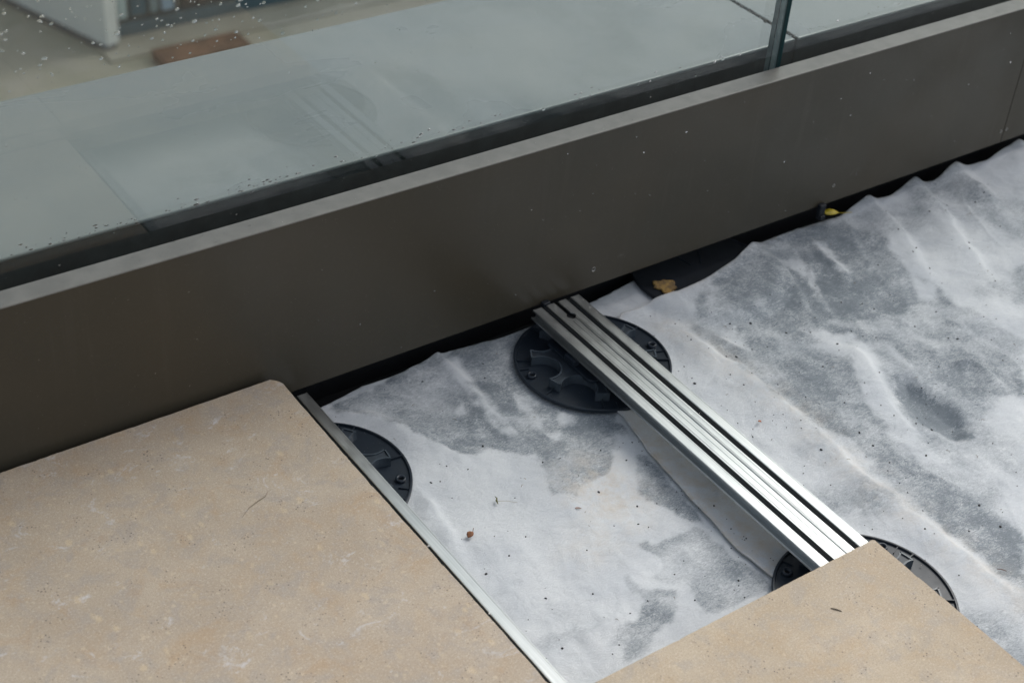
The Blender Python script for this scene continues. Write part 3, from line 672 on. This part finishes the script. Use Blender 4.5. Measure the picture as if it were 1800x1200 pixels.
leaf('yellow_leaf', [(0, .0005), (.004, .0045), (.010, .0058), (.017, .0045), (.024, .001)], (1.5555, 1.291, -.055), R(-24), YEL, 'yellow leaf wedged in the dark gap under the fascia', 'leaf', (R(28), R(2)), .001,
     [(.023, 0, 0), (.033, -.001, .0005), (.046, .001, -.001)])
leaf('brown_leaf', [(0, .0005), (.0015, .003), (.004, .0042), (.007, .003), (.0095, .0006)], (.7525, 1.012, ZF+.0035), R(20), BR, 'curled rust brown leaf scrap on the fleece near the thin rail', 'leaf', (R(8), R(-8)), .0015, [(.009, 0, 0), (.0125, .002, .003)])
leaf('orange_scrap', [(0, .0003), (.001, .0015), (.003, .0018), (.0045, .0004)], (1.168, .998, ZF+.006), R(-60), ORA, 'tiny orange scrap on the fleece right of the wide rail', 'scrap', (0, 0), .0006)
leaf('brown_scrap', [(0, .0002), (.002, .0011), (.005, .0010), (.0075, .0003)], (.883, .990, ZF+.0032), R(-35), BR, 'thin brown scrap on the fleece midway between the rails', 'scrap', (0, 0), .0006)
g = tag(empty('plant_sprig', (.812, 1.044, ZF+.003)), 'small green brown sprig with a long pale stalk on the fleece', 'sprig')
link('bud', from_bm(tube([(0, -.004, 0), (.0005, 0, .002), (.003, .003, .002), (.0015, .005, .004)], [.0005, .0012, .0008, .0003], 6), 'bud'), GRN, g)
link('stalk', from_bm(tube([(.001, 0, .001), (.010, -.006, .0015), (.020, -.0135, .0008)], .00022, 5), 'stalk'), mat_plain('pale_stalk', (.5, .47, .36), .8), g)
tag(link('twig', from_bm(tube([(-.0055, .0006, .0006), (0, 0, .0009), (.0055, -.0009, .0006)], [.0004, .0006, .0004], 5), 'twig'), mat_plain('dark_twig', (.09, .07, .05), .8), loc=(.965, .6745, 0)), 'short dark twig lying on the right paver', 'twig').rotation_euler = (0, 0, R(-46))
tag(link('grass_stalk', from_bm(tube([(-.024, 0, .0005), (-.009, .002, .0012), (.004, 0, .0010), (.014, -.002, .0005), (.022, 0, .0004)], [.00015, .00025, .00035, .0003, .0001], 5), 'grass_stalk'), mat_plain('dry_stalk', (.22, .18, .12), .8), loc=(.5435, 1.1028, 0)), 'thin dry grass stalk lying on the stained left paver', 'stalk').rotation_euler = (0, 0, R(28))
tag(link('twig', from_bm(tube([(-.004, .004, .0006), (0, 0, .0012), (.003, -.004, .0006)], [.0003, .0005, .0003], 5), 'twig'), mat_plain('red_twig', (.16, .07, .05), .8), loc=(1.231, .665, ZF+.006)), 'tiny reddish twig on the fleece at the lower right edge', 'twig')
# orange blot on the covered disc
pts = []
for k in range(40):
    a = 2*math.pi*k/40; r = .0145*(1+.16*math.sin(3*a+1)+.13*math.sin(7*a)+random.uniform(-.07, .07)); pts.append((r*math.cos(a)*1.0, r*math.sin(a)*1.15))
m_ = M('orange_sponge', rough=.75); m_.set('Base Color', m_.mix(m_.ramp(m_.noise(120, 4, .7), .35, .65), (.40, .25, .07), (.17, .11, .05))); m_.set('Normal', m_.bump(m_.noise(600, 4, .7), .002, .7))
bm = extrude_outline(pts, 0, .0022, .0009)
tag(link('foam_blot', from_bm(bm, 'foam_blot'), m_.m, loc=(1.2515, 1.2775, ZP+.0028)), 'rough yellow orange foam blot on the half covered disc', 'foam')
# white crumbs on the rubber by the thin rail
for i, (x, y) in enumerate(((.6832, .873), (.6822, .985))):
    bm = bmesh.new(); bmesh.ops.create_icosphere(bm, subdivisions=2, radius=.0013, matrix=Matrix.Diagonal((1.1, .8, .6, 1)))
    for v in bm.verts: v.co *= random.uniform(.75, 1.15)
    tag(link('crumb', from_bm(bm, 'crumb'), mat_plain('white_crumb', (.7, .72, .72), .8, nz=400), loc=(x, y, -.031)), ('white crumb on the left paver edge, nearer the bottom of the picture', 'white crumb on the left paver edge, about half way along')[i], 'crumb')

# loose grit over the fleece and the pavers
def hB(x, y): return float(height(np.array([x]), np.array([y]), True)[0])
pos = [(rng.uniform(.70, 1.9), rng.uniform(.62, 1.29)) for _ in range(420)]
pos += [(1.035+rng.normal(0, .03), rng.uniform(.80, 1.06)) for _ in range(110)]
pos += [(rng.normal(1.30, .12), rng.normal(1.0, .15)) for _ in range(120)]
xs = np.array([p[0] for p in pos]); ys = np.array([p[1] for p in pos])
dB, _, _, inB = sdf(xs, ys, polyB)
hh = np.where(inB, height(xs, ys, True)+.0024, height(xs, ys, False))
bm = bmesh.new()
for x, y, h in zip(xs, ys, hh):
    if min(math.hypot(x-cx, y-cy) for cx, cy in FIX) < .103 or abs(x-1.063) < .039 or x < .70 or y > 1.285: continue
    r = min(.0021, .00045+abs(rng.normal(0, .00055)))
    mt = Matrix.Translation((x, y, ZF+h+r*.25)) @ Matrix.Rotation(rng.uniform(0, 6), 4, 'Z') @ Matrix.Diagonal((rng.uniform(.7, 1.5), rng.uniform(.6, 1), .6, 1))
    bmesh.ops.create_icosphere(bm, subdivisions=1, radius=r, matrix=mt)
tag(link('fleece_grit', from_bm(bm, 'fleece_grit'), mat_plain('black_grit', (.03, .03, .033), .7, nz=200, var=.6)), 'scattered black grit on the white fleece', 'grit', kind='stuff')
bm = bmesh.new()
for _ in range(70):
    x, y = rng.uniform(.62, 2.2), rng.uniform(1.0, 1.28); x = rng.uniform(.75, 1.85); y = rng.uniform(.63, 1.28)
    if min(math.hypot(x-cx, y-cy) for cx, cy in FIX) < .103 or abs(x-1.063) < .039: continue
    h = hB(x, y)+.003; a = rng.uniform(0, 6.3); L = rng.uniform(.002, .006)
    p = [(x-L*math.cos(a)/2, y-L*math.sin(a)/2, ZF+h), (x, y, ZF+h+.0008), (x+L*math.cos(a+.5)/2, y+L*math.sin(a+.5)/2, ZF+h)]
    tube(p, .00025, 4, bm)
tag(link('plant_crumbs', from_bm(bm, 'plant_crumbs'), mat_plain('straw_bits', (.30, .22, .12), .8, nz=80, var=.6)), 'fine straw coloured plant crumbs scattered on the fleece', 'plant crumbs', kind='stuff')

# ---------------------------------------------------------------- rain
def drop_mesh(bm, M4, r, asp=1., flat=.55, seg=8):
    """dome lying on the local XY plane, open where it wets the surface under it"""
    rows = []; ph = rng.uniform(0, 6, 3); am = rng.uniform(0, .22, 3)
    for j, (rr, zz) in enumerate(((1.0, 0.0), (.93, .42), (.66, .80), (.30, .97))):
        rows.append([bm.verts.new(M4 @ Vector((r*rr*asp*(1+am[0]*math.sin(2*t+ph[0])+am[1]*math.sin(3*t+ph[1]))*math.cos(t),
                                              r*rr*(1+am[2]*math.sin(2*t+ph[2]))*math.sin(t), r*zz*flat))) for t in [2*math.pi*i/seg for i in range(seg)]])
    c = bm.verts.new(M4 @ Vector((0, 0, r*flat)))
    for a, b_ in zip(rows, rows[1:]):
        for i in range(seg): bm.faces.new((a[i], a[(i+1) % seg], b_[(i+1) % seg], b_[i]))
    for i in range(seg):
        bm.faces.new((rows[-1][i], rows[-1][(i+1) % seg], c))
def finish_drops(bm, label, cat='raindrops'):
    for f in bm.faces: f.smooth = True
    return tag(link('raindrops', from_bm(bm, 'raindrops'), MAT['water']), label, cat, kind='stuff')
bm = bmesh.new(); FR = Matrix.Rotation(R(90), 4, 'X')       # local z -> world -y
def on_glass(x, z, r, asp=1.):
    if abs(x-1.43) < .012: return
    drop_mesh(bm, Matrix.Translation((x, YL+.0003, z)) @ FR, r, asp, rng.uniform(.22, .42))
for _ in range(950):            # dense at the upper left
    x = rng.uniform(.40, 1.0); z = ZT+rng.uniform(.21, .42)
    if rng.random() < .55*abs(vnoise(x, z, .05, 71))+.5*(x > .8): continue
    on_glass(x, z, min(.0027, .0005+abs(rng.normal(0, .0007))), rng.uniform(.8, 1.7))
for _ in range(900):            # everywhere, finer
    x = rng.uniform(.36, 2.2); z = ZT+rng.uniform(.0, .42)
    on_glass(x, z, min(.0018, .0003+abs(rng.normal(0, .0004))), rng.uniform(.8, 1.6))
for _ in range(330):            # row hanging where a film of water ended
    x = rng.uniform(.36, 2.2); z = ZT+.041+rng.normal(0, .0035)+.002*math.sin(x*9)
    on_glass(x, z, min(.0019, .0003+abs(rng.normal(0, .0006))), rng.uniform(1, 2.4))
finish_drops(bm, 'fine raindrops clinging to the clear glass panels')
bm = bmesh.new()
for _ in range(110):
    x = rng.uniform(.33, 2.1); z = rng.uniform(ZB+.004, ZT-.006)
    drop_mesh(bm, Matrix.Translation((x, YF-.00005, z)) @ FR, min(.0014, .0003+abs(rng.normal(0, .0004))), rng.uniform(.8, 1.5), .10)
for _ in range(160):
    x = rng.uniform(.33, 2.1); y = rng.uniform(YF+.004, YL-.001)
    drop_mesh(bm, Matrix.Translation((x, y, ZT)), min(.0016, .0004+abs(rng.normal(0, .0005))), rng.uniform(.8, 2), .22)
finish_drops(bm, 'small raindrops on the dark bronze fascia and its top')
bm = bmesh.new()
for _ in range(130):
    t = abs(rng.normal(0, .14)); y = 1.272-t
    x = 1.0632+rng.choice([-.0297, -.009, .009, .0297])+rng.uniform(-.005, .005)
    drop_mesh(bm, Matrix.Translation((x+(t*.0061), y, -.0338)), min(.0016, .0004+abs(rng.normal(0, .0005))), rng.uniform(.7, 1.3), .4)
for cx, cy in FIX[:3]:
    for _ in range(110):
        a = rng.uniform(0, 6.28); r = .094*math.sqrt(rng.uniform(0.05, 1))
        z = ZP+.0030 if r > .082 else ZP+.0139
        if .048 < r < .082: continue
        drop_mesh(bm, Matrix.Translation((cx+r*math.cos(a), cy+r*math.sin(a), z)), min(.0015, .0004+abs(rng.normal(0, .0004))), 1, .4)
finish_drops(bm, 'small raindrops on the wide rail and the black discs')
